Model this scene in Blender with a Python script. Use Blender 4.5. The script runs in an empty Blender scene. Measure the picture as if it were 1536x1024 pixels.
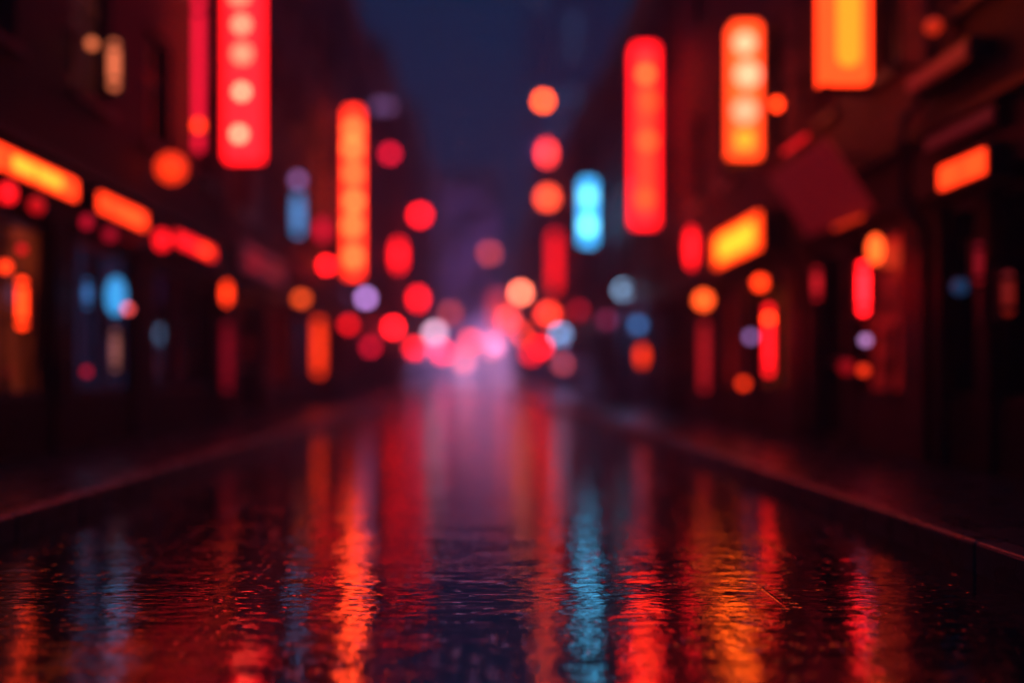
import bpy, bmesh, math, random
from mathutils import Vector
random.seed(7)
R = math.radians
sc = bpy.context.scene
COL = sc.collection

# ------------------------------------------------------------ camera
F = 1493.0            # focal length in photo pixels (35 mm lens, 36 mm sensor, 1536 px)
VX, VY, CH = 715.0, 560.0, 1.0     # vanishing point of the street, camera height
FOCUS, APER = 4.5, 0.132           # focus distance, aperture diameter (m)
cd = bpy.data.cameras.new('camera')
cam = bpy.data.objects.new('camera', cd); COL.objects.link(cam)
cam.location = (0, 0, CH); cam.rotation_euler = (R(90), 0, 0)
cd.sensor_width = 36; cd.lens = 35
cd.shift_x = (768 - VX) / 1536; cd.shift_y = (VY - 512) / 1536
cd.clip_start = 0.05; cd.clip_end = 3000
cd.dof.use_dof = True; cd.dof.focus_distance = FOCUS
cd.dof.aperture_fstop = 0.035 / APER
cd.dof.aperture_blades = 0
sc.camera = cam

# ------------------------------------------------------------ world: night sky, sun well below the horizon
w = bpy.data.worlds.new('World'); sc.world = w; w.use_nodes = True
nt = w.node_tree; nt.nodes.clear()
sky = nt.nodes.new('ShaderNodeTexSky'); sky.sky_type = 'NISHITA'; sky.sun_disc = False
sky.sun_elevation = R(-5); sky.sun_rotation = R(200)
# city night: what is left of the dusk plus the even navy glow of the overcast
glow = nt.nodes.new('ShaderNodeMix'); glow.data_type = 'RGBA'; glow.blend_type = 'ADD'
glow.inputs[0].default_value = 1.0; glow.inputs[7].default_value = (0.004, 0.155, 0.45, 1)
bg = nt.nodes.new('ShaderNodeBackground'); bg.inputs['Strength'].default_value = 0.10
wo = nt.nodes.new('ShaderNodeOutputWorld')
# sky out of view overhead is boosted as added blue fill
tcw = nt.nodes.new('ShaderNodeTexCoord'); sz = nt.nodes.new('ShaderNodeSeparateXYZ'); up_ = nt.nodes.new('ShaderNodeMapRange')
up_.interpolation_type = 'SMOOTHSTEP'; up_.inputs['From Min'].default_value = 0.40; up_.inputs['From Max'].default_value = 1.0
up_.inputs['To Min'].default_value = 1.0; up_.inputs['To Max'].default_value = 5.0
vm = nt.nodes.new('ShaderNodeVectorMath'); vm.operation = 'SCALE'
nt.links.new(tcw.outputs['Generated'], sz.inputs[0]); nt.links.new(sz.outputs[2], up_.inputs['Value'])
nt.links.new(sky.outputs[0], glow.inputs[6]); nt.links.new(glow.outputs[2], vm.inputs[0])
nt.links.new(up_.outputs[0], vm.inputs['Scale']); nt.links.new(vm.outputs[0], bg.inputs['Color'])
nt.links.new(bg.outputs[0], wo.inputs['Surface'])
sc.view_settings.view_transform = 'Standard'; sc.view_settings.look = 'None'
sc.view_settings.exposure = 0; sc.view_settings.gamma = 1
sc.render.engine = 'CYCLES'
sc.cycles.use_denoising = True
sc.cycles.max_bounces = 6; sc.cycles.diffuse_bounces = 2; sc.cycles.glossy_bounces = 3
sc.cycles.volume_bounces = 1; sc.cycles.transmission_bounces = 2
sc.cycles.sample_clamp_indirect = 6
sc.cycles.caustics_reflective = True

# ------------------------------------------------------------ materials
MC = {}
def nmat(name):
    m = bpy.data.materials.new(name); m.use_nodes = True
    n = m.node_tree; return m, n, n.nodes['Principled BSDF']
def setc(p, k, v):
    p.inputs[k].default_value = v
def rough_mat(name, c, rough=0.6, var=0.35, scale=3.0, bump=0.15, metal=0.0, spec=0.5):
    """painted / mineral surface with blotchy tone, varying gloss and fine relief"""
    m, n, p = nmat(name)
    tc = n.nodes.new('ShaderNodeTexCoord')
    no = n.nodes.new('ShaderNodeTexNoise'); no.inputs['Scale'].default_value = scale; no.inputs['Detail'].default_value = 6
    n.links.new(tc.outputs['Object'], no.inputs['Vector'])
    cr = n.nodes.new('ShaderNodeValToRGB')
    cr.color_ramp.elements[0].position = 0.3; cr.color_ramp.elements[1].position = 0.7
    cr.color_ramp.elements[0].color = (c[0]*(1-var), c[1]*(1-var), c[2]*(1-var), 1)
    cr.color_ramp.elements[1].color = (c[0]*(1+var), c[1]*(1+var), c[2]*(1+var), 1)
    n.links.new(no.outputs['Fac'], cr.inputs['Fac']); n.links.new(cr.outputs['Color'], p.inputs['Base Color'])
    mr = n.nodes.new('ShaderNodeMapRange'); mr.inputs['To Min'].default_value = max(0.03, rough-0.18); mr.inputs['To Max'].default_value = min(1, rough+0.18)
    n.links.new(no.outputs['Fac'], mr.inputs['Value']); n.links.new(mr.outputs['Result'], p.inputs['Roughness'])
    n2 = n.nodes.new('ShaderNodeTexNoise'); n2.inputs['Scale'].default_value = scale*14; n2.inputs['Detail'].default_value = 4
    n.links.new(tc.outputs['Object'], n2.inputs['Vector'])
    b = n.nodes.new('ShaderNodeBump'); b.inputs['Strength'].default_value = bump; b.inputs['Distance'].default_value = 0.01
    n.links.new(n2.outputs['Fac'], b.inputs['Height']); n.links.new(b.outputs['Normal'], p.inputs['Normal'])
    setc(p, 'Metallic', metal); setc(p, 'Specular IOR Level', spec)
    return m
def brick_mat(name, c, mortar):
    m, n, p = nmat(name)
    g = n.nodes.new('ShaderNodeNewGeometry'); sx = n.nodes.new('ShaderNodeSeparateXYZ'); cx = n.nodes.new('ShaderNodeCombineXYZ')
    n.links.new(g.outputs['Position'], sx.inputs[0])
    ad = n.nodes.new('ShaderNodeMath'); ad.operation = 'ADD'
    n.links.new(sx.outputs[0], ad.inputs[0]); n.links.new(sx.outputs[1], ad.inputs[1])
    n.links.new(ad.outputs[0], cx.inputs[0]); n.links.new(sx.outputs[2], cx.inputs[1])
    bt = n.nodes.new('ShaderNodeTexBrick'); bt.inputs['Scale'].default_value = 1.0
    bt.inputs['Brick Width'].default_value = 0.24; bt.inputs['Row Height'].default_value = 0.08; bt.inputs['Mortar Size'].default_value = 0.008
    bt.inputs['Color1'].default_value = (*c, 1); bt.inputs['Color2'].default_value = (c[0]*0.6, c[1]*0.6, c[2]*0.6, 1)
    bt.inputs['Mortar'].default_value = (*mortar, 1)
    n.links.new(cx.outputs[0], bt.inputs['Vector']); n.links.new(bt.outputs['Color'], p.inputs['Base Color'])
    b = n.nodes.new('ShaderNodeBump'); b.inputs['Strength'].default_value = 0.4; b.inputs['Distance'].default_value = 0.01; b.invert = True
    n.links.new(bt.outputs['Fac'], b.inputs['Height']); n.links.new(b.outputs['Normal'], p.inputs['Normal'])
    setc(p, 'Roughness', 0.65); setc(p, 'Specular IOR Level', 0.25)
    return m
def emit(c, strength=1.0):
    """the glowing skin of a lamp or lit sign"""
    key = tuple(round(v*strength, 4) for v in c)
    if key in MC: return MC[key]
    m, n, p = nmat('glow')
    setc(p, 'Base Color', (0.25, 0.2, 0.2, 1)); setc(p, 'Roughness', 0.5)
    k = max(key) or 1
    setc(p, 'Emission Color', (key[0]/k, key[1]/k, key[2]/k, 1)); setc(p, 'Emission Strength', k)
    MC[key] = m; return m
def lit_glass(name, c, strength, scale=1.2):
    """window with a dim unevenly lit room and curtains behind it"""
    m, n, p = nmat(name)
    tc = n.nodes.new('ShaderNodeTexCoord')
    mp = n.nodes.new('ShaderNodeMapping'); mp.inputs['Scale'].default_value = (scale*1.5, scale*1.5, scale*0.35)
    no = n.nodes.new('ShaderNodeTexNoise'); no.inputs['Scale'].default_value = 2.0; no.inputs['Detail'].default_value = 3
    n.links.new(tc.outputs['Object'], mp.inputs[0]); n.links.new(mp.outputs[0], no.inputs['Vector'])
    mr = n.nodes.new('ShaderNodeMapRange'); mr.inputs['From Min'].default_value = 0.38; mr.inputs['From Max'].default_value = 0.68
    mr.inputs['To Min'].default_value = 0.08*strength; mr.inputs['To Max'].default_value = 1.5*strength
    n.links.new(no.outputs['Fac'], mr.inputs['Value']); n.links.new(mr.outputs[0], p.inputs['Emission Strength'])
    setc(p, 'Emission Color', (*c, 1)); setc(p, 'Base Color', (0.02, 0.02, 0.02, 1)); setc(p, 'Roughness', 0.08)
    return m

M_metal = rough_mat('dark_metal', (0.03, 0.03, 0.035), 0.45, 0.3, 8, 0.08, 0.6)
M_frame = rough_mat('sign_housing', (0.03, 0.012, 0.014), 0.5, 0.3, 8, 0.08)
M_wood = rough_mat('dark_timber', (0.03, 0.018, 0.018), 0.5, 0.45, 4, 0.2, spec=0.3)
M_black = rough_mat('black_paint', (0.016, 0.015, 0.018), 0.35, 0.3, 5, 0.1)
M_stone = rough_mat('stone', (0.16, 0.15, 0.15), 0.55, 0.3, 2, 0.2)
M_plaster = rough_mat('plaster', (0.10, 0.07, 0.085), 0.7, 0.35, 1.2, 0.2)
M_plaster2 = rough_mat('grey_plaster', (0.075, 0.065, 0.09), 0.7, 0.35, 1.2, 0.2)
M_brick = brick_mat('brick', (0.15, 0.045, 0.045), (0.08, 0.07, 0.075))
M_brick2 = brick_mat('brown_brick', (0.024, 0.013, 0.017), (0.018, 0.015, 0.018))
M_concrete = rough_mat('concrete', (0.18, 0.18, 0.19), 0.65, 0.25, 0.8, 0.2)
m, n, p = nmat('dark_glass'); setc(p, 'Base Color', (0.012, 0.013, 0.017, 1)); setc(p, 'Roughness', 0.06); setc(p, 'Specular IOR Level', 0.7)
M_glass = m
M_winwarm = lit_glass('warm_window', (1.0, 0.10, 0.025), 0.13)
M_windim = lit_glass('dim_window', (1.0, 0.14, 0.08), 0.05)
M_winred = lit_glass('red_window', (1.0, 0.02, 0.02), 0.14)
M_winblue = lit_glass('blue_window', (0.35, 0.28, 0.9), 0.05)
M_winfar = lit_glass('tower_window', (0.15, 0.40, 1.0), 0.20)
M_navyglow = lit_glass('navy_glow_window', (0.03, 0.20, 0.75), 0.07)  # glow added to the remaining panes, lifts the tall tower to navy
M_winmist = lit_glass('mist_glow_window', (0.50, 0.18, 0.95), 0.40)  # lit windows, many added to stand in for purple glow in the mist

# wet asphalt
def wet_road():
    m, n, p = nmat('wet_asphalt')
    L = n.links.new
    g = n.nodes.new('ShaderNodeNewGeometry')
    def noise(sx, sy, det=4, rough=0.55, dist=0.0):
        mp = n.nodes.new('ShaderNodeMapping'); mp.inputs['Scale'].default_value = (sx, sy, 1)
        L(g.outputs['Position'], mp.inputs[0])
        t = n.nodes.new('ShaderNodeTexNoise'); t.inputs['Scale'].default_value = 1; t.inputs['Detail'].default_value = det
        t.inputs['Roughness'].default_value = rough; t.inputs['Distortion'].default_value = dist
        L(mp.outputs[0], t.inputs['Vector']); return t.outputs['Fac']
    def math_(op, a, b=None, c=None):
        t = n.nodes.new('ShaderNodeMath'); t.operation = op
        for i, v in enumerate((a, b, c)):
            if v is None: continue
            if isinstance(v, (int, float)): t.inputs[i].default_value = v
            else: L(v, t.inputs[i])
        return t.outputs[0]
    big = noise(1.2, 2.6, 2)
    mid = noise(6, 15, 2, 0.5, 0.3)
    fine = noise(14, 45, 3, 0.5)
    patch = noise(0.9, 0.7, 3)
    # long joints between the road's cast strips and one cross joint
    sx = n.nodes.new('ShaderNodeSeparateXYZ'); L(g.outputs['Position'], sx.inputs[0])
    wob = math_('MULTIPLY', math_('SUBTRACT', noise(0.6, 1.5, 3), 0.5), 0.05)
    xw = math_('ADD', sx.outputs[0], wob)
    line = None
    for X in (-1.76, 1.33, 1.73):
        d = math_('ABSOLUTE', math_('SUBTRACT', xw, X))
        k = math_('MAXIMUM', math_('SUBTRACT', 1.0, math_('DIVIDE', d, 0.010)), 0.0)
        line = k if line is None else math_('MAXIMUM', line, k)
    yw = math_('ADD', sx.outputs[1], wob)
    d = math_('ABSOLUTE', math_('SUBTRACT', math_('FLOORED_MODULO', math_('ADD', yw, 1.55), 3.0), 1.5))
    line = math_('MAXIMUM', line, math_('MULTIPLY', math_('MAXIMUM', math_('SUBTRACT', 1.0, math_('DIVIDE', d, 0.012)), 0.0), 0.6))
    worn = n.nodes.new('ShaderNodeMapRange'); worn.inputs['From Min'].default_value = 0.44; worn.inputs['From Max'].default_value = 0.60
    L(noise(0.5, 0.35, 3), worn.inputs['Value'])
    # relief: slow swells, ripples, grit (grit drowned where the water lies deeper)
    wet = n.nodes.new('ShaderNodeMapRange'); wet.inputs['From Min'].default_value = 0.40; wet.inputs['From Max'].default_value = 0.62
    L(patch, wet.inputs['Value'])
    grit = math_('MULTIPLY', fine, math_('ADD', math_('MULTIPLY', wet.outputs[0], 0.0007), 0.0007))
    h = math_('ADD', math_('ADD', math_('MULTIPLY', big, 0.010), math_('MULTIPLY', mid, 0.0043)), grit)
    # stones standing out of the water film in the worn patches
    mp = n.nodes.new('ShaderNodeMapping'); mp.inputs['Scale'].default_value = (15, 34, 1); L(g.outputs['Position'], mp.inputs[0])
    vo = n.nodes.new('ShaderNodeTexVoronoi'); vo.inputs['Scale'].default_value = 1; L(mp.outputs[0], vo.inputs['Vector'])
    pick = n.nodes.new('ShaderNodeSeparateColor'); L(vo.outputs['Color'], pick.inputs[0])
    st = math_('MULTIPLY', math_('MAXIMUM', math_('SUBTRACT', 0.42, vo.outputs['Distance']), 0.0), math_('GREATER_THAN', pick.outputs[0], 0.70))
    h = math_('ADD', h, math_('MULTIPLY', st, 0.0075))
    h = math_('ADD', h, math_('MULTIPLY', math_('MULTIPLY', line, worn.outputs[0]), 0.0025))
    b = n.nodes.new('ShaderNodeBump'); b.inputs['Strength'].default_value = 1.0; b.inputs['Distance'].default_value = 1.0
    L(h, b.inputs['Height']); L(b.outputs['Normal'], p.inputs['Normal'])
    cr = n.nodes.new('ShaderNodeValToRGB')
    cr.color_ramp.elements[0].color = (0.006, 0.006, 0.008, 1); cr.color_ramp.elements[1].color = (0.022, 0.022, 0.025, 1)
    L(fine, cr.inputs['Fac']); L(cr.outputs['Color'], p.inputs['Base Color'])
    rr = n.nodes.new('ShaderNodeMapRange'); rr.inputs['To Min'].default_value = 0.04; rr.inputs['To Max'].default_value = 0.11
    L(wet.outputs[0], rr.inputs['Value']); L(rr.outputs[0], p.inputs['Roughness'])
    setc(p, 'IOR', 4.0)
    return m
M_road = wet_road()
def wet_slab(name, c, rough):
    m = rough_mat(name, c, rough, 0.35, 5, 0.35)
    m.node_tree.nodes['Principled BSDF'].inputs['IOR'].default_value = 1.5
    return m
M_pave = wet_slab('wet_paving', (0.035, 0.035, 0.038), 0.28)
def kerb_mat():
    m = wet_slab('wet_kerb_granite', (0.05, 0.047, 0.05), 0.30); n = m.node_tree
    g = n.nodes.new('ShaderNodeNewGeometry'); sp = n.nodes.new('ShaderNodeSeparateXYZ'); mr = n.nodes.new('ShaderNodeMapRange')
    n.links.new(g.outputs['True Normal'], sp.inputs[0]); n.links.new(sp.outputs[2], mr.inputs['Value'])
    mr.inputs['To Min'].default_value = 1.12; mr.inputs['To Max'].default_value = 2.0
    n.links.new(mr.outputs[0], n.nodes['Principled BSDF'].inputs['IOR'])
    return m
M_kerb = kerb_mat()
#'wet_kerb_granite', (0.07, 0.065, 0.065), 0.26)

# ------------------------------------------------------------ mesh helper
class MB:
    def __init__(s): s.bm = bmesh.new()
    def box(s, x0, x1, y0, y1, z0, z1):
        x0, x1 = min(x0, x1), max(x0, x1); y0, y1 = min(y0, y1), max(y0, y1); z0, z1 = min(z0, z1), max(z0, z1)
        v = [s.bm.verts.new((x, y, z)) for z in (z0, z1) for y in (y0, y1) for x in (x0, x1)]
        for f in ((0,2,3,1),(4,5,7,6),(0,1,5,4),(2,6,7,3),(0,4,6,2),(1,3,7,5)): s.bm.faces.new([v[i] for i in f])
        return s
    def prism(s, pts, y0, y1):
        """polygon in XZ (counter-clockwise seen from -Y) extruded from y0 (front) to y1"""
        a = [s.bm.verts.new((x, y0, z)) for x, z in pts]; b = [s.bm.verts.new((x, y1, z)) for x, z in pts]
        s.bm.faces.new(a); s.bm.faces.new(b[::-1]); k = len(pts)
        for i in range(k): s.bm.faces.new((a[i], b[i], b[(i+1) % k], a[(i+1) % k]))
        return s
    def rrect(s, cx, cz, w, h, r, y0, y1, seg=5):
        r = min(r, w*0.499, h*0.499); pts = []
        for (sx, sz, a0) in ((1,-1,-90),(1,1,0),(-1,1,90),(-1,-1,180)):
            for i in range(seg+1):
                a = R(a0 + 90*i/seg); pts.append((cx+sx*(w/2-r)+r*math.cos(a), cz+sz*(h/2-r)+r*math.sin(a)))
        return s.prism(pts, y0, y1)
    def disc(s, cx, cz, r, y0, y1, seg=24):
        return s.prism([(cx+r*math.cos(2*math.pi*i/seg), cz+r*math.sin(2*math.pi*i/seg)) for i in range(seg)], y0, y1)
    def lathe(s, prof, seg=20, c=(0,0,0)):
        rings = []
        for r, z in prof:
            rings.append([s.bm.verts.new((c[0]+r*math.cos(2*math.pi*i/seg), c[1]+r*math.sin(2*math.pi*i/seg), c[2]+z)) for i in range(seg)])
        for a, b in zip(rings, rings[1:]):
            for i in range(seg):
                f = s.bm.faces.new((a[i], a[(i+1) % seg], b[(i+1) % seg], b[i])); f.smooth = True
        s.bm.faces.new(rings[0][::-1]); s.bm.faces.new(rings[-1])
        return s
    def tube(s, pts, r, seg=10):
        pts = [Vector(q) for q in pts]; rings = []
        for i, q in enumerate(pts):
            t = (pts[min(i+1, len(pts)-1)] - pts[max(i-1, 0)]).normalized()
            u = t.cross(Vector((0, 0, 1)))
            if u.length < 1e-3: u = t.cross(Vector((0, 1, 0)))
            u.normalize(); v = t.cross(u)
            rings.append([s.bm.verts.new(q + (u*math.cos(2*math.pi*k/seg)+v*math.sin(2*math.pi*k/seg))*r) for k in range(seg)])
        for a, b in zip(rings, rings[1:]):
            for k in range(seg):
                f = s.bm.faces.new((a[k], a[(k+1) % seg], b[(k+1) % seg], b[k])); f.smooth = True
        s.bm.faces.new(rings[0][::-1]); s.bm.faces.new(rings[-1]); return s
    def build(s, name, mat, parent=None, bevel=0.0):
        bmesh.ops.recalc_face_normals(s.bm, faces=s.bm.faces)
        me = bpy.data.meshes.new(name); s.bm.to_mesh(me); s.bm.free(); me.materials.append(mat)
        o = bpy.data.objects.new(name, me); COL.objects.link(o)
        if parent is not None: o.parent = parent
        if bevel:
            b = o.modifiers.new('bevel', 'BEVEL'); b.width = bevel; b.segments = 2; b.limit_method = 'ANGLE'
        return o
def tag(o, label=None, cat=None, group=None, kind=None):
    if label: o['label'] = label
    if cat: o['category'] = cat
    if group: o['group'] = group
    if kind: o['kind'] = kind
    return o
def empty(name, loc, rz=0.0):
    e = bpy.data.objects.new(name, None); COL.objects.link(e); e.location = loc; e.rotation_euler = (0, 0, rz)
    e.empty_display_size = 0.2; return e

# photo position -> street position
XL, XR = -4.5, 4.3                       # facade planes
KL, KR, KH = -2.77, 2.50, 0.16           # kerb lines, kerb height
def depth(px, X): return F * X / (px - VX)
def at(px, py, Y): return Vector(((px-VX)/F*Y, Y, CH + (VY-py)/F*Y))
def blur(Y): return APER * F * (1/FOCUS - 1/Y)
def true_px(app, b): return max(app - 0.82*b, 0.34*b)
def gain(wp, hp, b, round_=True):
    """how much brighter a source must be than the disc a wide lens spreads it into"""
    return 1.0 / (min(1, wp/b) * min(1, hp/b))

# ------------------------------------------------------------ ground, road, pavements
YB, YE = -8.0, 122.0
tag(MB().box(-400, 400, -150, 900, -0.8, -0.5).build('ground', M_pave), kind='structure')
tag(MB().box(KL, KR, YB, YE, -0.5, 0.0).build('road', M_road), kind='structure')
tag(MB().box(-45, 45, YE, 140, -0.5, 0.0).build('cross_road', M_road), kind='structure')
for side, k, xw in ((-1, KL, XL), (1, KR, XR)):
    pv = MB(); kb = MB()
    y = YB
    while y < YE - 0.01:
        y2 = min(y + 1.0, YE)
        kb.box(k, k + side*0.17, y + 0.0015, y2 - 0.0015, -0.5, KH)
        y = y2
    tag(kb.build('kerb', M_kerb, bevel=0.018), kind='structure')
    a, b = k + side*0.17, xw
    pv.box(a, xw + side*8, YB, YE, -0.5, KH - 0.02)
    # paving slabs laid on the bed
    nx = 3
    for i in range(nx):
        y = YB + (i % 2)*0.45
        while y < 60:
            pv.box(a + (b-a)*(i/nx) + side*0.004, a + (b-a)*((i+1)/nx) - side*0.004, y + 0.004, y + 0.896, KH-0.02, KH + random.uniform(-0.003, 0.002))
            y += 0.9
    tag(pv.build('pavement', M_pave), kind='structure')

# ------------------------------------------------------------ buildings
def building(name, label, side, y0, y1, H, wallm, trim, bays, storeys, nb, gz=(0.75, 2.55), fz=(2.62, 3.25), lit={}, shoplit={}, doors=()):
    xw = XL if side < 0 else XR; o = -side
    if y0 > 30:  # extra windows lit at random, added for a red and violet far glow
        rr = random.Random(int(y0*10)); lit = dict(lit)
        for st in range(storeys):
            for k in range(nb):
                if (st, k) not in lit and rr.random() < 0.38: lit[(st, k)] = rr.choice((M_winred, M_winred, M_winblue, M_winmist))
        for i in range(len(bays)):
            if i not in shoplit and i not in doors and rr.random() < 0.6: shoplit = {**shoplit, i: M_winred}
    root = empty(name, (xw, (y0+y1)/2, KH)); cy = (y0+y1)/2
    tag(root, label, 'building')
    def bx(mb, d0, d1, ya, yb, za, zb): mb.box(o*d0, o*d1, ya-cy, yb-cy, za-KH, zb-KH)
    wm = MB()
    bx(wm, -7, -0.32, y0, y1, 0, H)
    # ground floor piers and bulkheads
    edges = [y0] + [v for b in bays for v in b] + [y1]
    for i in range(0, len(edges), 2):
        if edges[i+1] - edges[i] > 0.02: bx(wm, -0.32, 0, edges[i], edges[i+1], 0, fz[0])
    for i, (a, b) in enumerate(bays):
        if i not in doors: bx(wm, -0.32, -0.05, a, b, 0, gz[0])
        bx(wm, -0.32, -0.03, a, b, gz[1], fz[0])
    # upper storeys
    z = fz[1]; bx(wm, -0.32, -0.01, y0, y1, fz[0], fz[1]); L = y1 - y0
    wins = []
    for st in range(storeys):
        fh = (H - 0.5 - fz[1]) / storeys; z0 = z + 0.30*fh; z1 = z + 0.82*fh
        bx(wm, -0.32, 0, y0, y1, z, z0); bx(wm, -0.32, 0, y0, y1, z1, z+fh)
        ww = L/nb*0.46; pos = [y0 + (k+0.5)*L/nb for k in range(nb)]
        prev = y0
        for k, c in enumerate(pos):
            bx(wm, -0.32, 0, prev, c-ww/2, z0, z1); prev = c+ww/2
            wins.append((st, k, c-ww/2, c+ww/2, z0, z1))
        bx(wm, -0.32, 0, prev, y1, z0, z1)
        z += fh
    bx(wm, -0.32, 0, y0, y1, z, H)
    wm.build('wall', wallm, root)
    r = MB(); bx(r, -7, 0.02, y0, y1, H, H+0.12); bx(r, -0.25, 0.02, y0, y1, H+0.12, H+0.6); r.build('roof', trim, root)
    c = MB(); bx(c, 0.003, 0.30, y0+0.02, y1-0.02, H-0.28, H-0.02); bx(c, 0.003, 0.18, y0+0.02, y1-0.02, H-0.45, H-0.28); c.build('cornice', trim, root)
    f = MB(); bx(f, -0.007, 0.12, y0+0.03, y1-0.03, fz[0]+0.02, fz[1]-0.08); bx(f, -0.007, 0.24, y0+0.03, y1-0.03, fz[1]-0.08, fz[1])
    f.build('fascia', M_wood, root)
    for (st, k, a, b, z0, z1) in wins:
        fm = MB(); t = 0.06
        for (ya, yb, za, zb) in ((a, a+t, z0, z1), (b-t, b, z0, z1), (a+t, b-t, z0, z0+t), (a+t, b-t, z1-t, z1), ((a+b)/2-0.025, (a+b)/2+0.025, z0+t, z1-t), (a+t, (a+b)/2-0.025, z0+0.62*(z1-z0), z0+0.62*(z1-z0)+0.04), ((a+b)/2+0.025, b-t, z0+0.62*(z1-z0), z0+0.62*(z1-z0)+0.04)):
            bx(fm, -0.20, -0.12, ya, yb, za, zb)
        bx(fm, 0.002, 0.09, a-0.06, b+0.06, z0-0.08, z0-0.003)
        wi = fm.build('window', M_black, root)
        pm = MB(); bx(pm, -0.18, -0.15, a+t-0.01, b-t+0.01, z0+t-0.01, z1-t+0.01)
        pm.build('pane', lit.get((st, k), M_glass), wi)
    for i, (a, b) in enumerate(bays):
        t = 0.07; g0 = gz[0] if i not in doors else KH + 0.02; g1 = gz[1]
        fm = MB(); nm = max(1, round((b-a)/1.1))
        bx(fm, -0.24, -0.08, a, a+t, g0, g1); bx(fm, -0.24, -0.08, b-t, b, g0, g1)
        bx(fm, -0.24, -0.08, a+t, b-t, g1-t, g1); bx(fm, -0.24, -0.08, a+t, b-t, g0, g0+t)
        for q in range(1, nm):
            yq = a + (b-a)*q/nm; bx(fm, -0.24, -0.09, yq-0.03, yq+0.03, g0+t, g1-t)
        if i in doors: bx(fm, -0.235, -0.095, a+t, b-t, KH+0.95, KH+1.03)
        sw = fm.build('door' if i in doors else 'shop_window', M_black, root)
        pm = MB(); bx(pm, -0.20, -0.17, a+t-0.01, b-t+0.01, g0+t-0.01, g1-t+0.01)
        pm.build('pane', shoplit.get(i, M_glass), sw)
        if i in doors:
            hm = MB(); bx(hm, -0.08, -0.02, b-t-0.06, b-t-0.03, KH+0.85, KH+1.25); hm.build('handle', M_metal, sw)
    # rainwater pipe
    pp = MB(); x = o*0.09
    pp.tube([(x, y1-cy-0.25, 0), (x, y1-cy-0.25, fz[0]-KH-0.3), (o*0.32, y1-cy-0.25, fz[0]-KH-0.02), (o*0.32, y1-cy-0.25, fz[1]-KH+0.1), (x, y1-cy-0.25, fz[1]-KH+0.4), (x, y1-cy-0.25, H-KH-0.5)], 0.05)
    pp.build('drainpipe', M_metal, root)
    return root
def even(y0, y1, n, pier):
    L = (y1-y0-pier)/n
    return [(y0+pier+i*L, y0+(i+1)*L) for i in range(n)]

building('corner_shop', 'dark timber fronted shop house with three glowing strip lights, nearest on the street\'s left', -1, 3.0, 17.8, 13.0, M_brick2, M_stone,
         [(3.6, 7.7), (8.3, 10.66), (11.2, 13.2), (14.0, 17.2)], 3, 6, lit={(0,3): M_windim}, shoplit={1: M_winwarm, 2: M_winblue})
building('brick_building', 'brick shop building behind the red sign studded with round lights', -1, 17.85, 31.0, 15.0, M_brick, M_stone,
         even(17.85, 31.0, 4, 0.8), 4, 5, shoplit={1: M_winred, 2: M_winblue}, doors=(0,))
building('plaster_building', 'plaster shop building behind the tall slim orange vertical sign', -1, 31.05, 47.0, 14.0, M_plaster, M_stone,
         even(31.05, 47, 5, 0.9), 3, 6, shoplit={0: M_winred, 3: M_winred}, lit={(1,5): M_winblue}, doors=(2,))
building('brick_building', 'far brick building on the left, before the street fades into pink haze', -1, 47.05, 70.0, 16.5, M_brick, M_stone,
         even(47.05, 70, 6, 1.0), 4, 8, shoplit={1: M_winred, 4: M_winwarm}, doors=(3,))
building('plaster_building', 'last hazy building on the left at the far end of the street', -1, 70.05, 120.0, 20.0, M_plaster2, M_concrete,
         even(70.05, 120, 10, 1.2), 5, 14, shoplit={2: M_winred, 5: M_winwarm, 7: M_winred})
building('corner_shop', 'black shop front with dark windows, nearest on the street\'s right', 1, 3.0, 9.55, 13.5, M_brick2, M_stone,
         [(3.5, 5.6), (6.1, 7.55), (7.75, 8.35), (8.6, 9.25)], 3, 3, lit={(0,2): M_winred}, doors=(1,))
building('narrow_building', 'narrow red lit building behind the leaning signboard', 1, 9.6, 13.2, 15.5, M_brick, M_stone,
         [(10.1, 11.5), (11.7, 12.8)], 4, 2, shoplit={0: M_winred}, lit={(0,1): M_winred}, doors=(1,))
building('brick_building', 'brick shop building under the slanting yellow lit sign panel', 1, 13.25, 23.0, 14.0, M_brick, M_stone,
         even(13.25, 23, 4, 0.6), 3, 4, shoplit={0: M_winwarm, 1: M_winred, 2: M_winred}, doors=(3,))
building('plaster_building', 'dark plaster building behind the pale blue globe lamp', 1, 23.05, 38.0, 10.6, M_plaster2, M_stone,
         even(23.05, 38, 5, 0.9), 3, 5, shoplit={1: M_winblue}, doors=(0,))
building('brick_building', 'far brick building on the right behind the column of three lanterns', 1, 38.05, 62.0, 11.5, M_brick, M_stone,
         even(38.05, 62, 6, 1.0), 3, 8, shoplit={1: M_winred, 4: M_winred}, doors=(2,))
building('plaster_building', 'last hazy building on the right at the far end of the street', 1, 62.05, 120.0, 14.0, M_plaster, M_concrete,
         even(62.05, 120, 11, 1.2), 4, 15, shoplit={1: M_winwarm, 4: M_winred, 6: M_winred})

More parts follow.
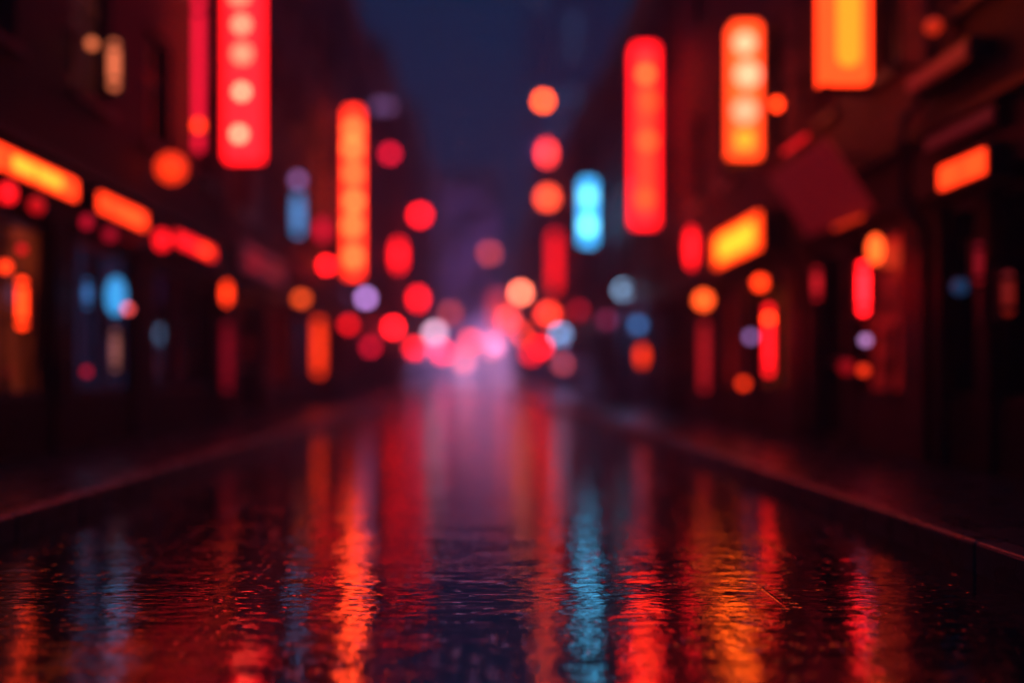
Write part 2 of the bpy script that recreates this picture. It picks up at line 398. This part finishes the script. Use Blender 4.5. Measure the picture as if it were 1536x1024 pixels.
# distant towers beyond the cross road
def tower(label, x0, x1, y0, y1, H, nx, nz, lits):
    root = empty('tower_block', ((x0+x1)/2, y0, 0)); tag(root, label, 'tower')
    hw = (x1-x0)/2
    wl = MB().box(-hw, hw, 0, y1-y0, -0.4, H); 
    for i in range(nx+1):
        xx = -hw + 2*hw*i/nx; wl.box(xx-0.35, xx+0.35, -0.4, -0.004, 0, H-1)
    wl.build('wall', M_concrete, root)
    MB().box(-hw-0.3, hw+0.3, -0.7, y1-y0+0.3, H, H+1.2).build('roof', M_concrete, root)
    for i in range(nx):
        for j in range(nz):
            cx = -hw + 2*hw*(i+0.5)/nx; cz = 4 + (H-6)*(j+0.5)/nz; hx = hw/nx*0.62; hz = (H-6)/nz*0.30
            wi = MB().box(cx-hx, cx+hx, -0.10, -0.006, cz-hz, cz+hz).build('window', (M_winfar if j > 8 else M_winmist) if (i, j) in lits else (M_navyglow if H > 60 else M_glass), root)
tower('tall tower block rising dark blue above the far right of the street', 8.0, 21.0, 150, 164, 72, 5, 18, {(0,14), (0,15), (0,16), (2,13), (2,12), (3,9), (1,6), (0,3), (1,10)} | {(i, j) for i in range(5) for j in range(11) if (i*3+j*7) % 5 < 2})
tower('hazy tower block at the far end, straight down the street', -8.0, 4.0, 168, 180, 34, 4, 9, {(i, j) for i in range(4) for j in range(9) if (i*7+j*5) % 4 != 1})
tower('dark tower block behind the roofs on the far left', -31.0, -15.0, 146, 160, 50, 5, 12, {(3,10), (1,8), (4,7)})

# ------------------------------------------------------------ lamps and signs
RED = (1.0, 0.006, 0.010); CRIM = (0.85, 0.006, 0.032); ORED = (1.0, 0.034, 0.004); ORG = (1.0, 0.080, 0.010); AMB = (1.0, 0.150, 0.009)
PEACH = (1.0, 0.150, 0.080); PINK = (1.0, 0.085, 0.085); LAV = (0.72, 0.38, 0.55); VIO = (0.26, 0.12, 0.36); CYAN = (0.10, 0.62, 0.95)
BLUE = (0.04, 0.18, 0.50); PALE = (0.22, 0.38, 0.62); DRED = (0.40, 0.006, 0.010)
def hot(k):
    """the camera is exposed for the street, so the bright lamps run past white"""
    return k * (2.3 if k >= 0.6 else 1.5)

def wall_arm(e, X, r=0.012, z=0.0):
    """bracket from the lamp back to the facade on its side, in the lamp's own frame"""
    xw = XL if X < 0 else XR
    d = xw - X
    mb = MB(); mb.tube([(0, 0, z), (d, 0, z)], r, 8)
    mb.tube([(d*0.45, 0, z), (d*0.98, 0, z - min(0.35, abs(d)*0.5))], r*0.7, 8)
    mb.box(d, d - math.copysign(0.03, d), -0.06, 0.06, z-0.40, z+0.10)
    mb.build('bracket', M_metal, e)

def lantern(label, px, py, aw, ah, col, k=1.0, X=None, Y=None, group=None):
    """paper lantern on a bracket"""
    if Y is None: Y = depth(px, X)
    b = blur(Y); wp, hp = true_px(aw, b), true_px(ah, b); q = at(px, py, Y)
    rx, rz = wp/F*Y/2, hp/F*Y/2
    e = empty('hanging_lantern', (q.x, q.y, q.z)); tag(e, label, 'lantern', group)
    pr = []
    for i in range(25):
        a = R(-78 + 156*i/24); rr = rx*math.cos(a)*(1 + (0.02 if i % 2 else -0.02)); pr.append((max(rr, rx*0.2), rz*math.sin(a)/math.sin(R(78))))
    MB().lathe(pr, 20).build('shade', emit(col, hot(k)*gain(wp, hp, b)), e)
    MB().lathe([(rx*0.42, rz), (rx*0.42, rz+0.14*rx), (rx*0.2, rz+0.3*rx)], 14).build('cap', M_black, e)
    MB().lathe([(rx*0.2, -rz-0.3*rx), (rx*0.42, -rz-0.14*rx), (rx*0.42, -rz)], 14).build('base_ring', M_black, e)
    MB().tube([(0, 0, rz+0.2*rx), (0, 0, rz+0.25)], 0.008, 6).build('cord', M_metal, e)
    wall_arm(e, q.x, 0.014, rz+0.25)
    return e
def wall_lamp(label, px, py, aw, col, k=1.0, X=None, group=None):
    """round glass bulb on a wall bracket"""
    Y = depth(px, X); b = blur(Y); wp = true_px(aw, b)*1.13; q = at(px, py, Y); r = wp/F*Y/2
    e = empty('wall_lamp', (q.x, q.y, q.z)); tag(e, label, 'lamp', group)
    MB().lathe([(max(r*math.cos(R(a)), 0.02*r), r*math.sin(R(a))) for a in range(-88, 89, 11)], 20).build('globe', emit(col, hot(k)*gain(wp, wp, b)), e)
    MB().lathe([(r*0.5, r*0.9), (r*0.55, r*1.25), (r*0.2, r*1.4)], 14).build('cap', M_black, e)
    wall_arm(e, q.x, 0.011, r*1.3)
    return e
def tube_light(label, px, py, aw, ah, col, k=1.0, X=None, group=None, spots=None):
    """vertical glass tube on a backing channel"""
    Y = depth(px, X); b = blur(Y); wp, hp = true_px(aw, b), true_px(ah, b); q = at(px, py, Y); r = wp/F*Y/2; h = hp/F*Y/2
    e = empty('neon_tube', (q.x, q.y, q.z)); tag(e, label, 'neon light', group)
    MB().lathe([(0.3*r, -h-r*0.7), (r*0.8, -h-r*0.35), (r, -h), (r, h), (r*0.8, h+r*0.35), (0.3*r, h+r*0.7)], 16).build('tube', emit(col, hot(k)*gain(wp, hp, b)), e)
    MB().rrect(0, 0, 2.6*r, 2*h+3*r, 0.4*r, r*1.05, r*1.05+0.04).build('backing', M_frame, e)
    for zz in (-0.8, 0.8):
        xw = XL if q.x < 0 else XR
        MB().tube([(0, r*1.05+0.02, h*zz), (xw-q.x, r*1.05+0.02, h*zz)], 0.012, 8).build('bracket', M_metal, e)
        MB().lathe([(r*1.12, -0.02), (r*1.12, 0.02)], 14, (0, 0, h*zz)).build('clip', M_metal, e)
    if spots:
        for zz in spots:
            MB().lathe([(r*1.06, -r), (r*1.06, r)], 14, (0, 0, h*zz*0.7)).build('bright_segment', emit(spots[zz][0], hot(spots[zz][1])*gain(wp, wp, b)), e)
    return e
def vsign(label, px, py0, py1, aw, col, k, X, discs=(), Y=None, group=None, core=None):
    """projecting vertical light box: frame, glowing panel on both faces, round lights"""
    if Y is None: Y = depth(px, X)
    b = blur(Y); wp = true_px(aw, b); hp = true_px(py1-py0, b); cy = (py0+py1)/2; q = at(px, cy, Y)
    wm, hm = wp/F*Y, hp/F*Y
    e = empty('vertical_sign', (q.x, q.y, q.z)); tag(e, label, 'sign', group)
    th = 0.13; t = 0.035
    MB().rrect(0, 0, wm, hm, wm*0.18, -th, th).build('panel', emit(col, hot(k)*gain(wp, hp, b)), e)
    fr = MB(); fr.box(-wm/2-t, wm/2+t, -th*0.9, th*0.9, hm/2-0.01, hm/2+t); fr.box(-wm/2-t, wm/2+t, -th*0.9, th*0.9, -hm/2-t, -hm/2+0.01)
    xi = math.copysign(1, XL if q.x < 0 else XR); fr.box(xi*(wm/2+0.002), xi*(wm/2+t), -0.03, 0.03, -hm/2+0.01, hm/2-0.01)
    fr.build('frame', M_frame, e)
    if core:
        MB().rrect(0, 0, wm*core[0], hm*core[1], wm*core[0]*0.45, -th-0.012, th+0.012).build('bright_area', emit(core[2], core[3]), e)
    for (px_, py_, dp, c, kk) in discs:
        px_ += random.uniform(-4, 4); dp *= random.uniform(0.8, 1.12); kk *= random.uniform(0.7, 1.3)
        d = max(0.55*b, dp - 0.6*b)*random.uniform(0.8, 1.1); r = d/F*Y/2; dx = (px_-px)/F*Y*0.8; dz = (cy-py_)/F*Y*hp/(py1-py0)
        gap = min([abs(u[1]-py_) for u in discs if u[1] != py_] or [1e9])/F*Y*hp/(py1-py0)
        r = min(r, wm*0.47, gap*0.47)
        dx = max(-wm/2+r, min(wm/2-r, dx))
        gd = 1/min(1, (2*r*F/Y/b))**2
        MB().disc(dx, dz, r, -th-0.02, th+0.02).build('round_light', emit(c, kk*gd), e)
    xw = XL if q.x < 0 else XR; inner = math.copysign(wm/2+t, xw)
    for zz in (-0.38, 0.38):
        mb = MB(); mb.tube([(inner, 0, hm*zz), (xw-q.x, 0, hm*zz)], 0.03, 8); mb.box(xw-q.x, xw-q.x-math.copysign(0.04, xw), -0.1, 0.1, hm*zz-0.15, hm*zz+0.15)
        mb.build('bracket', M_metal, e)
    return e
def wsign(label, px0, px1, sl0, sl1, X, col, k, cores=(), name='sign_panel', cat='sign', group=None):
    """light box flat on the facade, between two photo columns; sl0/sl1 = (height above camera)/|X|"""
    Ya, Yb = sorted((depth(px0, X), depth(px1, X))); z0, z1 = CH + sl0*abs(X), CH + sl1*abs(X)
    Lm, Hm = Yb-Ya, z1-z0; xw = XL if X < 0 else XR; d = abs(xw - X)
    e = empty(name, (X, (Ya+Yb)/2, (z0+z1)/2), R(90) if X < 0 else R(-90)); tag(e, label, cat, group)
    MB().rrect(0, 0, Lm, Hm, Hm*0.2, -0.03, 0.03).build('panel', emit(col, k), e)
    fr = MB(); t = 0.04
    fr.box(-Lm/2-t, -Lm/2-0.002, -0.015, d, -Hm/2-t, Hm/2+t); fr.box(Lm/2+0.002, Lm/2+t, -0.015, d, -Hm/2-t, Hm/2+t)
    fr.box(-Lm/2-0.002, Lm/2+0.002, -0.015, d, Hm/2+0.002, Hm/2+t); fr.box(-Lm/2-0.002, Lm/2+0.002, -0.015, d, -Hm/2-t, -Hm/2-0.002)
    fr.box(-Lm/2-0.002, Lm/2+0.002, 0.031, d, -Hm/2-0.002, Hm/2+0.002)
    fr.build('housing', M_frame, e)
    for (u, wfrac, hfrac, c, kk) in cores:
        MB().rrect(u*Lm/2, 0, Lm*wfrac, Hm*hfrac, Hm*hfrac*0.45, -0.034, 0.0).build('bright_area', emit(c, kk), e)
    return e
def street_lamp(label, px, py, aw, col, k, Y, watt=0.0, wcol=None, group=None):
    b = blur(Y); wp = true_px(aw, b)*1.13; q = at(px, py, Y); r = max(wp/F*Y/2, 0.08)
    wp = 2*r*F/Y
    base = KH if (q.x < KL or q.x > KR) and Y < YE else 0.0
    e = empty('street_lamp', (q.x, q.y, base)); tag(e, label, 'street lamp', group)
    zc = q.z - base
    MB().lathe([(max(r*math.cos(R(a)), 0.02*r), r*math.sin(R(a))) for a in range(-88, 89, 11)], 20, (0, 0, zc)).build('globe', emit(col, hot(k)*gain(wp, wp, b)), e)
    MB().lathe([(0.11, 0), (0.11, 0.35), (0.06, 0.42), (0.045, zc-r-0.15)], 14).build('pole', M_metal, e)
    MB().lathe([(0.05, zc-r-0.15), (r*0.45+0.03, zc-r*0.92)], 14).build('collar', M_black, e)
    MB().lathe([(r*0.5, zc+r*0.9), (r*0.3, zc+r*1.15), (0.02, zc+r*1.3)], 14).build('cap', M_black, e)
    if watt:
        # hooded downlight added to the pole so its cone makes the haze glow
        hy = -(r + 0.25); hz_ = zc - r*0.6
        hm = MB(); hm.lathe([(0.16, 0), (0.13, 0.10), (0.05, 0.16)], 14, (0, hy, hz_)); hm.tube([(0, 0, hz_-0.25), (0, hy, hz_+0.12)], 0.02, 8)
        hm.build('added_hood', M_black, e)
        ld = bpy.data.lights.new('haze_fill_spot', 'SPOT'); ld.energy = watt; ld.color = wcol; ld.shadow_soft_size = 0.12
        ld.spot_size = R(155); ld.spot_blend = 0.5
        lo = bpy.data.objects.new('haze_fill_spot', ld); COL.objects.link(lo); lo.parent = e; lo.location = (0, hy, hz_ - 0.03)
    return e

# --- big projecting signs
vsign('tall red sign studded with a column of round peach lights, running out of the top', 366, -190, 258, 78, (1.0, 0.005, 0.008), 2.3, -3.95,
      [(364, y, 42, PEACH, 2.6) for y in (-150, -105, -55, -5, 42, 88, 148, 215)])
vsign('tall slim orange sign with a red rim, left of the sky gap', 530, 150, 430, 52, (1.0, 0.022, 0.006), 1.7, -3.85,
      [(530, y, 40, (1.0, 0.085, 0.018), 2.4) for y in (185, 215, 258, 305, 345, 398)])
vsign('long plain red sign with faint orange spots, right of the sky gap', 967, 56, 355, 63, (1.0, 0.005, 0.008), 2.5, 3.6,
      [(967, y, 40, (1.0, 0.07, 0.010), 1.7) for y in (105, 150, 215, 310)], core=(0.45, 0.86, (1.0, 0.040, 0.008), 2.6))
vsign('orange sign with three large cream round lights one above another', 1116, 26, 253, 67, (1.0, 0.045, 0.006), 1.7, 3.55,
      [(1115, y, 56, PEACH, 4.2) for y in (62, 114, 174)] + [(1116, 222, 48, AMB, 3.4)])
vsign('broad orange sign cut by the top edge, glowing yellow in the middle', 1265, -150, 143, 85, (1.0, 0.032, 0.004), 1.8, 3.45,
      core=(0.52, 0.80, (1.0, 0.125, 0.006), 3.6))
tube_light('long dim crimson tube left of the sign with round lights', 298, 110, 36, 252, CRIM, 0.5, -4.2, spots={-1.0: (ORED, 0.55)})

# --- light boxes flat on the facades
wsign('brightest strip light over the warm shop window, orange with a yellow middle', -45, 112, 0.428, 0.478, -4.2, ORED, 3.4, [(0.15, 0.5, 0.6, AMB, 4.8)], 'strip_light', 'strip light')
wsign('plain red-orange strip light, middle one of three above the shop windows', 146, 216, 0.430, 0.478, -4.2, ORED, 3.4, [(0.35, 0.4, 0.5, ORED, 5.0)], 'strip_light', 'strip light')
wsign('smallest strip light of the three, red, farthest along the dark timber front', 262, 318, 0.430, 0.470, -4.2, RED, 2.4, [(0.5, 0.35, 0.6, ORED, 4.0)], 'strip_light', 'strip light')
wsign('slanting yellow sign panel with orange edges beside a shop front', 1074, 1142, 0.440, 0.570, 3.95, (1.0, 0.040, 0.003), 3.5, [(0.0, 0.80, 0.66, (1.0, 0.095, 0.004), 9.0)])
wsign('short orange-red panel over the dark shop front at the right edge', 1412, 1482, 0.392, 0.442, 4.05, ORED, 2.6, [(-0.5, 0.38, 0.7, ORED, 3.6), (0.55, 0.38, 0.7, ORED, 3.6)])
wsign('dim dark red strip high on the right, under the top corner', 1365, 1452, 0.645, 0.675, 4.1, DRED, 0.15, (), 'strip_light', 'strip light')
wsign('faint red strip just above the short orange-red panel', 1392, 1492, 0.490, 0.515, 4.1, DRED, 0.08, (), 'strip_light', 'strip light')
wsign('dull red and violet panel above the doorway left of the blue light', 362, 425, 0.45, 0.56, -4.3, (0.4, 0.03, 0.08), 0.25, [(-0.5, 0.25, 0.6, RED, 0.5), (0.4, 0.2, 0.5, ORED, 0.5)])

# --- leaning signboard on the right
e = empty('leaning_signboard', (0, 0, 0)); tag(e, 'large dark red signboard leaning out over the pavement below the broad orange sign', 'signboard')
def slab(name, P, th, mat, par):
    bm = bmesh.new(); nrm = (P[1]-P[0]).cross(P[3]-P[0]).normalized()*th
    a = [bm.verts.new(v) for v in P]; b = [bm.verts.new(v+nrm) for v in P]
    bm.faces.new(a); bm.faces.new(b[::-1])
    for i in range(4): bm.faces.new((a[i], b[i], b[(i+1) % 4], a[(i+1) % 4]))
    mb = MB(); mb.bm.free(); mb.bm = bm
    return mb.build(name, mat, par, 0.01)
Yn, Yf = 10.4, 12.4
TO, BI = (3.62, 1+0.66*3.62+0.05), (4.12, 1+0.425*4.12-0.05)     # top edge leans out, bottom edge near the wall
P = [Vector((TO[0], Yn, TO[1])), Vector((BI[0], Yn, BI[1])), Vector((BI[0], Yf, BI[1])), Vector((TO[0], Yf, TO[1]))]
e.location = (XR, (Yn+Yf)/2, BI[1]); off = Vector(e.location)
slab('board', [v-off for v in P], 0.06, emit((1.0, 0.008, 0.020), 0.085), e)
up = Vector((TO[0]-BI[0], 0, TO[1]-BI[1])).normalized(); outv = Vector((-up.z, 0, up.x))
def lerp(a, b, t): return a + (b-a)*t
m_ = MB()
for yy in (Yn+0.3, Yf-0.3):
    m_.tube([Vector((TO[0]+0.1, yy, TO[1]-0.12))-off, Vector((XR, yy, TO[1]-0.12))-off], 0.025); m_.tube([Vector((BI[0]+0.08, yy, BI[1]+0.1))-off, Vector((XR, yy, BI[1]+0.1))-off], 0.025)
m_.build('bracket', M_metal, e)
MB().tube([Vector((TO[0]-0.16, Yn+0.05, TO[1]+0.05))-off, Vector((TO[0]-0.16, Yn+0.8, TO[1]+0.05))-off], 0.025, 12).build('top_light', emit(RED, 1.1), e)
MB().tube([Vector((BI[0]-0.06, Yn+0.1, BI[1]-0.05))-off, Vector((BI[0]-0.06, Yn+0.9, BI[1]-0.05))-off], 0.02, 12).build('added_wash_light', emit(ORED, 0.9), e)  # tube added to wash the board with light from below

# --- lanterns, lamps and tubes, left side
GL = 'red lanterns down the left side of the street'; GR = 'lanterns down the right side of the street'
lantern('tiny red lantern under the brightest strip light, at the left edge', 12, 290, 44, 50, RED, 0.75, -4.15, group='small lanterns under the strip lights')
lantern('tiny dim red lantern under the right end of the brightest strip light', 55, 308, 42, 44, RED, 0.40, -4.15, group='small lanterns under the strip lights')
lantern('tiny dark crimson lantern under the left end of the middle strip light', 130, 333, 36, 40, CRIM, 0.25, -4.15, group='small lanterns under the strip lights')
lantern('tiny dark crimson lantern under the right part of the middle strip light', 165, 352, 40, 40, CRIM, 0.18, -4.15, group='small lanterns under the strip lights')
lantern('red lantern just left of the smallest strip light', 243, 360, 44, 52, RED, 0.75, -4.15, group='small lanterns under the strip lights')
wall_lamp('lone orange-red wall lamp glowing on the dark upper wall, left of the crimson tube', 257, 252, 62, ORED, 0.75, -4.2)
wall_lamp('orange bulb at the left edge, by the warm shop window', 8, 400, 34, ORED, 0.9, -4.25)
wall_lamp('dim red bulb just up and right of the orange bulb at the left edge', 33, 374, 30, RED, 0.25, -4.25)
tube_light('short orange tube in the warm shop window, bright at its lower end', 33, 455, 33, 85, ORED, 1.2, -4.25, spots={-1.2: (ORED, 0.6)})
lantern('blue lantern by the blue tinted shop window', 174, 444, 50, 78, (0.03, 0.26, 0.60), 0.7, -4.15)
tube_light('dim blue tube left of the blue lantern', 131, 440, 30, 55, BLUE, 0.28, -4.25)
wall_lamp('small pink-red bulb touching the lower right of the blue lantern', 192, 463, 28, PINK, 0.35, -4.25)
tube_light('dull brown tube straight below the blue lantern', 173, 525, 32, 75, (0.5, 0.15, 0.12), 0.18, -4.25)
wall_lamp('dark red bulb low beneath the dim blue tube', 130, 557, 31, CRIM, 0.12, -4.25)
wall_lamp('orange lamp in the upper window, the higher and paler of a pair', 138, 66, 34, (1.0, 0.20, 0.07), 0.30, -4.3, group='lamps at the upper window')
tube_light('long salmon lamp in the upper window, the lower of a pair', 171, 98, 36, 85, (1.0, 0.20, 0.08), 0.42, -4.3, group='lamps at the upper window')
lantern('orange-red lantern above a dim red door strip, right of the smallest strip light', 340, 440, 35, 58, ORED, 0.65, -4.0)
tube_light('dim red tube down the wall below an orange-red lantern', 341, 535, 34, 120, CRIM, 0.07, -4.2)
tube_light('blue upright tube between the red dotted sign and the slim orange sign', 447, 322, 42, 80, (0.05, 0.20, 0.48), 0.55, -4.0)
lantern('faint violet lantern on top of the blue upright tube', 447, 270, 42, 44, VIO, 0.30, -4.0)
lantern('red lantern touching the slim orange sign low on its left', 490, 398, 35, 36, RED, 0.9, -4.1, group=GL)
lantern('darker red lantern just above another at the slim orange sign\'s left', 484, 345, 34, 60, CRIM, 0.40, -4.15, group=GL)
lantern('dim orange-brown lantern left of a tall red-orange tube', 452, 448, 46, 42, ORG, 0.45, -4.0)
tube_light('tall red-orange tube low on the wall, below and left of the slim orange sign', 478, 520, 34, 105, ORED, 0.55, -4.1)
lantern('violet lantern under the foot of the slim orange sign', 549, 447, 36, 36, VIO, 0.75, -4.0)
lantern('dull red lantern low under the slim orange sign', 523, 487, 35, 36, RED, 0.45, -4.1, group=GL)
lantern('crimson lantern up high, alone to the right of the slim orange sign', 585, 231, 36, 36, CRIM, 0.55, -4.0, group=GL)
lantern('largest red lantern in the middle distance, up and left of the haze', 630, 323, 50, 50, RED, 1.0, -3.7, group=GL)
lantern('long oval red lantern below the lone crimson one', 598, 383, 44, 76, RED, 0.95, -4.0, group=GL)
lantern('red oval lantern tilted toward the pale street lamp, on its upper left', 627, 448, 40, 54, RED, 0.85, -3.8, group=GL)
lantern('bright small round red lantern left of the pale street lamp', 590, 491, 36, 36, RED, 1.1, -3.9, group=GL)
lantern('red lantern low beside the pale street lamp', 622, 522, 40, 40, RED, 0.65, -3.6, group=GL)
lantern('dim mauve light strip hung high between the slim orange sign and the sky', 575, 160, 66, 38, VIO, 0.18, -4.1)
# --- right side
GC = 'column of three lanterns'
lantern('orange lantern at the top of the column of three', 815, 152, 45, 45, ORG, 1.1, 3.7, group=GC)
lantern('red lantern in the middle of the column of three', 820, 230, 48, 60, (1.0, 0.035, 0.03), 1.1, 3.7, group=GC)
lantern('orange-red lantern at the foot of the column of three', 821, 297, 54, 56, (1.0, 0.065, 0.022), 1.1, 3.7, group=GC)
vsign('short cyan sign, the only bright blue one, right of the lantern column', 882, 256, 382, 50, (0.025, 0.28, 0.62), 1.25, 3.6,
      [(882, 288, 42, (0.14, 0.62, 0.90), 1.35), (882, 346, 42, (0.14, 0.62, 0.90), 1.35)])
tube_light('upright red tube below the column of three lanterns', 832, 392, 34, 112, RED, 0.55, 3.8)
lantern('peach lantern, the palest on the right, above the pink glow', 781, 439, 42, 46, PEACH, 1.25, 3.2, group=GR)
lantern('wide red-orange lantern under the upright red tube', 822, 471, 54, 50, (1.0, 0.035, 0.016), 1.0, 3.7, group=GR)
lantern('dull red-violet lantern right of the wide red-orange one', 868, 465, 36, 38, CRIM, 0.16, 3.8, group=GR)
lantern('faint mauve lantern below and left of the pale blue globe lamp', 910, 480, 36, 44, (0.4, 0.03, 0.12), 0.16, 3.8, group=GR)
lantern('red lantern low near the street end, right of the pink lamps', 797, 531, 46, 42, RED, 0.55, 3.4, group=GR)
lantern('short red lantern low on the wall under a dim blue lamp', 963, 534, 33, 56, ORED, 0.55, 3.9, group=GR)
wall_lamp('dim blue wall lamp below the pale blue globe lamp', 957, 487, 33, BLUE, 0.30, 3.9)
lantern('tall red lantern left of the slanting yellow sign panel', 1037, 372, 42, 86, RED, 0.85, 3.9, group=GR)
lantern('round orange lantern below the slanting yellow sign panel', 1055, 450, 48, 48, ORG, 1.0, 3.8, group=GR)
tube_light('dim red tube down the wall below the round orange lantern', 1056, 535, 34, 120, DRED, 0.35, 4.0)
lantern('orange-red lantern against the lower right corner of the yellow sign panel', 1140, 424, 42, 42, ORED, 0.85, 3.95, group=GR)
tube_light('long red door tube, brighter at its upper end, below the yellow sign panel', 1153, 510, 33, 120, RED, 0.65, 4.0, spots={1.0: (ORED, 0.7)})
wall_lamp('faint violet bulb left of the long red door tube', 1126, 505, 34, VIO, 0.35, 4.05)
wall_lamp('dim orange-red bulb, lowest on the wall left of a dark pier', 1115, 575, 33, ORED, 0.35, 4.0)
lantern('small round orange-red lantern at the right flank of the sign with three cream lights', 1165, 157, 36, 38, ORED, 0.85, 3.9)
lantern('bright orange lantern on the red lit wall under the leaning signboard', 1313, 374, 42, 62, ORG, 1.5, 3.9)
tube_light('bright red tube down and left of the bright orange lantern', 1295, 432, 34, 88, RED, 2.4, 3.95)
wall_lamp('violet bulb beneath the bright red tube, just above a red one', 1298, 510, 32, (0.45, 0.20, 0.50), 0.45, 4.0)
wall_lamp('red-orange bulb lowest of the lights under the bright orange lantern', 1295, 555, 33, ORED, 0.40, 4.0)
wall_lamp('dim soft red bulb left of the lowest red-orange bulb', 1270, 550, 40, RED, 0.15, 4.05)
tube_light('dim red tube alone on the pier between yellow panel and orange lantern', 1225, 425, 31, 62, DRED, 0.55, 4.05)
wall_lamp('dim orange lamp in the top right corner, above the dark red strip', 1400, 40, 40, ORED, 0.35, 4.1)
wall_lamp('faint blue-violet bulb in the dark shop front at the right', 1440, 430, 40, BLUE, 0.10, 4.1)
tube_light('faint dark red tube near the right edge', 1512, 440, 34, 70, ORED, 0.10, 4.1)
tube_light('faint red tube beside the blue-violet bulb, in the dark shop front', 1468, 395, 30, 70, DRED, 0.25, 4.1)
# --- street lamps
street_lamp('pale blue globe lamp on a post, on the right pavement', 935, 435, 45, PALE, 0.62, 26, 90, (0.3, 0.4, 1.0))
street_lamp('pale lavender street lamp at the left kerb near the haze', 652, 499, 42, LAV, 0.63, 72, 5500, (0.75, 0.42, 1.0))
street_lamp('light blue lamp on a post at the right kerb, near the street end', 841, 502, 34, (0.20, 0.36, 0.70), 0.62, 40, 500, (0.4, 0.4, 1.0))
GE = 'pink lamps at the street end'
street_lamp('round pink lamp low in the middle of the haze, brightest at the street end', 695, 541, 50, (1.0, 0.12, 0.10), 0.55, 124, 20000, (1.0, 0.34, 0.52), GE)
street_lamp('pink-red lamp right of the brightest one, at the street end', 738, 519, 50, PINK, 0.55, 126, 15000, (1.0, 0.30, 0.42), GE)
street_lamp('tall pink-red lamp standing over the others at the street end', 750, 458, 44, PINK, 0.58, 128, 110000, (0.85, 0.30, 0.62), GE)
lantern('faint rosy lantern hung high over the haze', 734, 380, 36, 36, PINK, 0.35, Y=110)

vsign('pink-red upright sign at the far end of the street, leaning over the pink lamps', 748, 424, 520, 58, (1.0, 0.05, 0.055), 0.5, 3.0, [], Y=117)
lantern('red lantern in the haze left of the brightest pink lamp', 664, 528, 40, 40, RED, 0.8, Y=100, group=GL)
lantern('rosy red lantern above and left of the brightest pink lamp', 676, 470, 36, 40, PINK, 0.25, Y=96, group=GL)
lantern('red lantern low down between the peach lantern and the light blue lamp', 812, 520, 42, 40, RED, 0.7, 3.6, group=GR)

lantern('coral lantern between the peach lantern and the tall pink-red lamp', 762, 478, 42, 46, (1.0, 0.06, 0.05), 0.75, Y=104, group=GR)
lantern('small orange lantern low down right behind the peach lantern', 786, 500, 40, 40, ORED, 0.8, Y=92, group=GR)
lantern('dim rosy lantern hanging low beneath the light blue lamp', 843, 546, 34, 44, PINK, 0.3, 3.6, group=GR)
lantern('coral lantern just above the brightest pink lamp', 706, 512, 40, 40, (1.0, 0.06, 0.06), 0.6, Y=108, group=GR)
lantern('dark red lantern low on the wall between violet and bright round lanterns', 556, 520, 36, 44, CRIM, 0.35, -4.1, group=GL)

# ------------------------------------------------------------ haze
hz = MB().box(-48, 48, -12, 200, -1.8, 78).build('haze', M_black)
m = bpy.data.materials.new('haze'); m.use_nodes = True; n = m.node_tree; n.nodes.clear()
pv = n.nodes.new('ShaderNodeVolumePrincipled'); out = n.nodes.new('ShaderNodeOutputMaterial')
pv.inputs['Color'].default_value = (0.56, 0.72, 1.0, 1); pv.inputs['Density'].default_value = 0.0042; pv.inputs['Anisotropy'].default_value = 0.5
n.links.new(pv.outputs[0], out.inputs['Volume'])
hz.data.materials.clear(); hz.data.materials.append(m); tag(hz, kind='stuff')
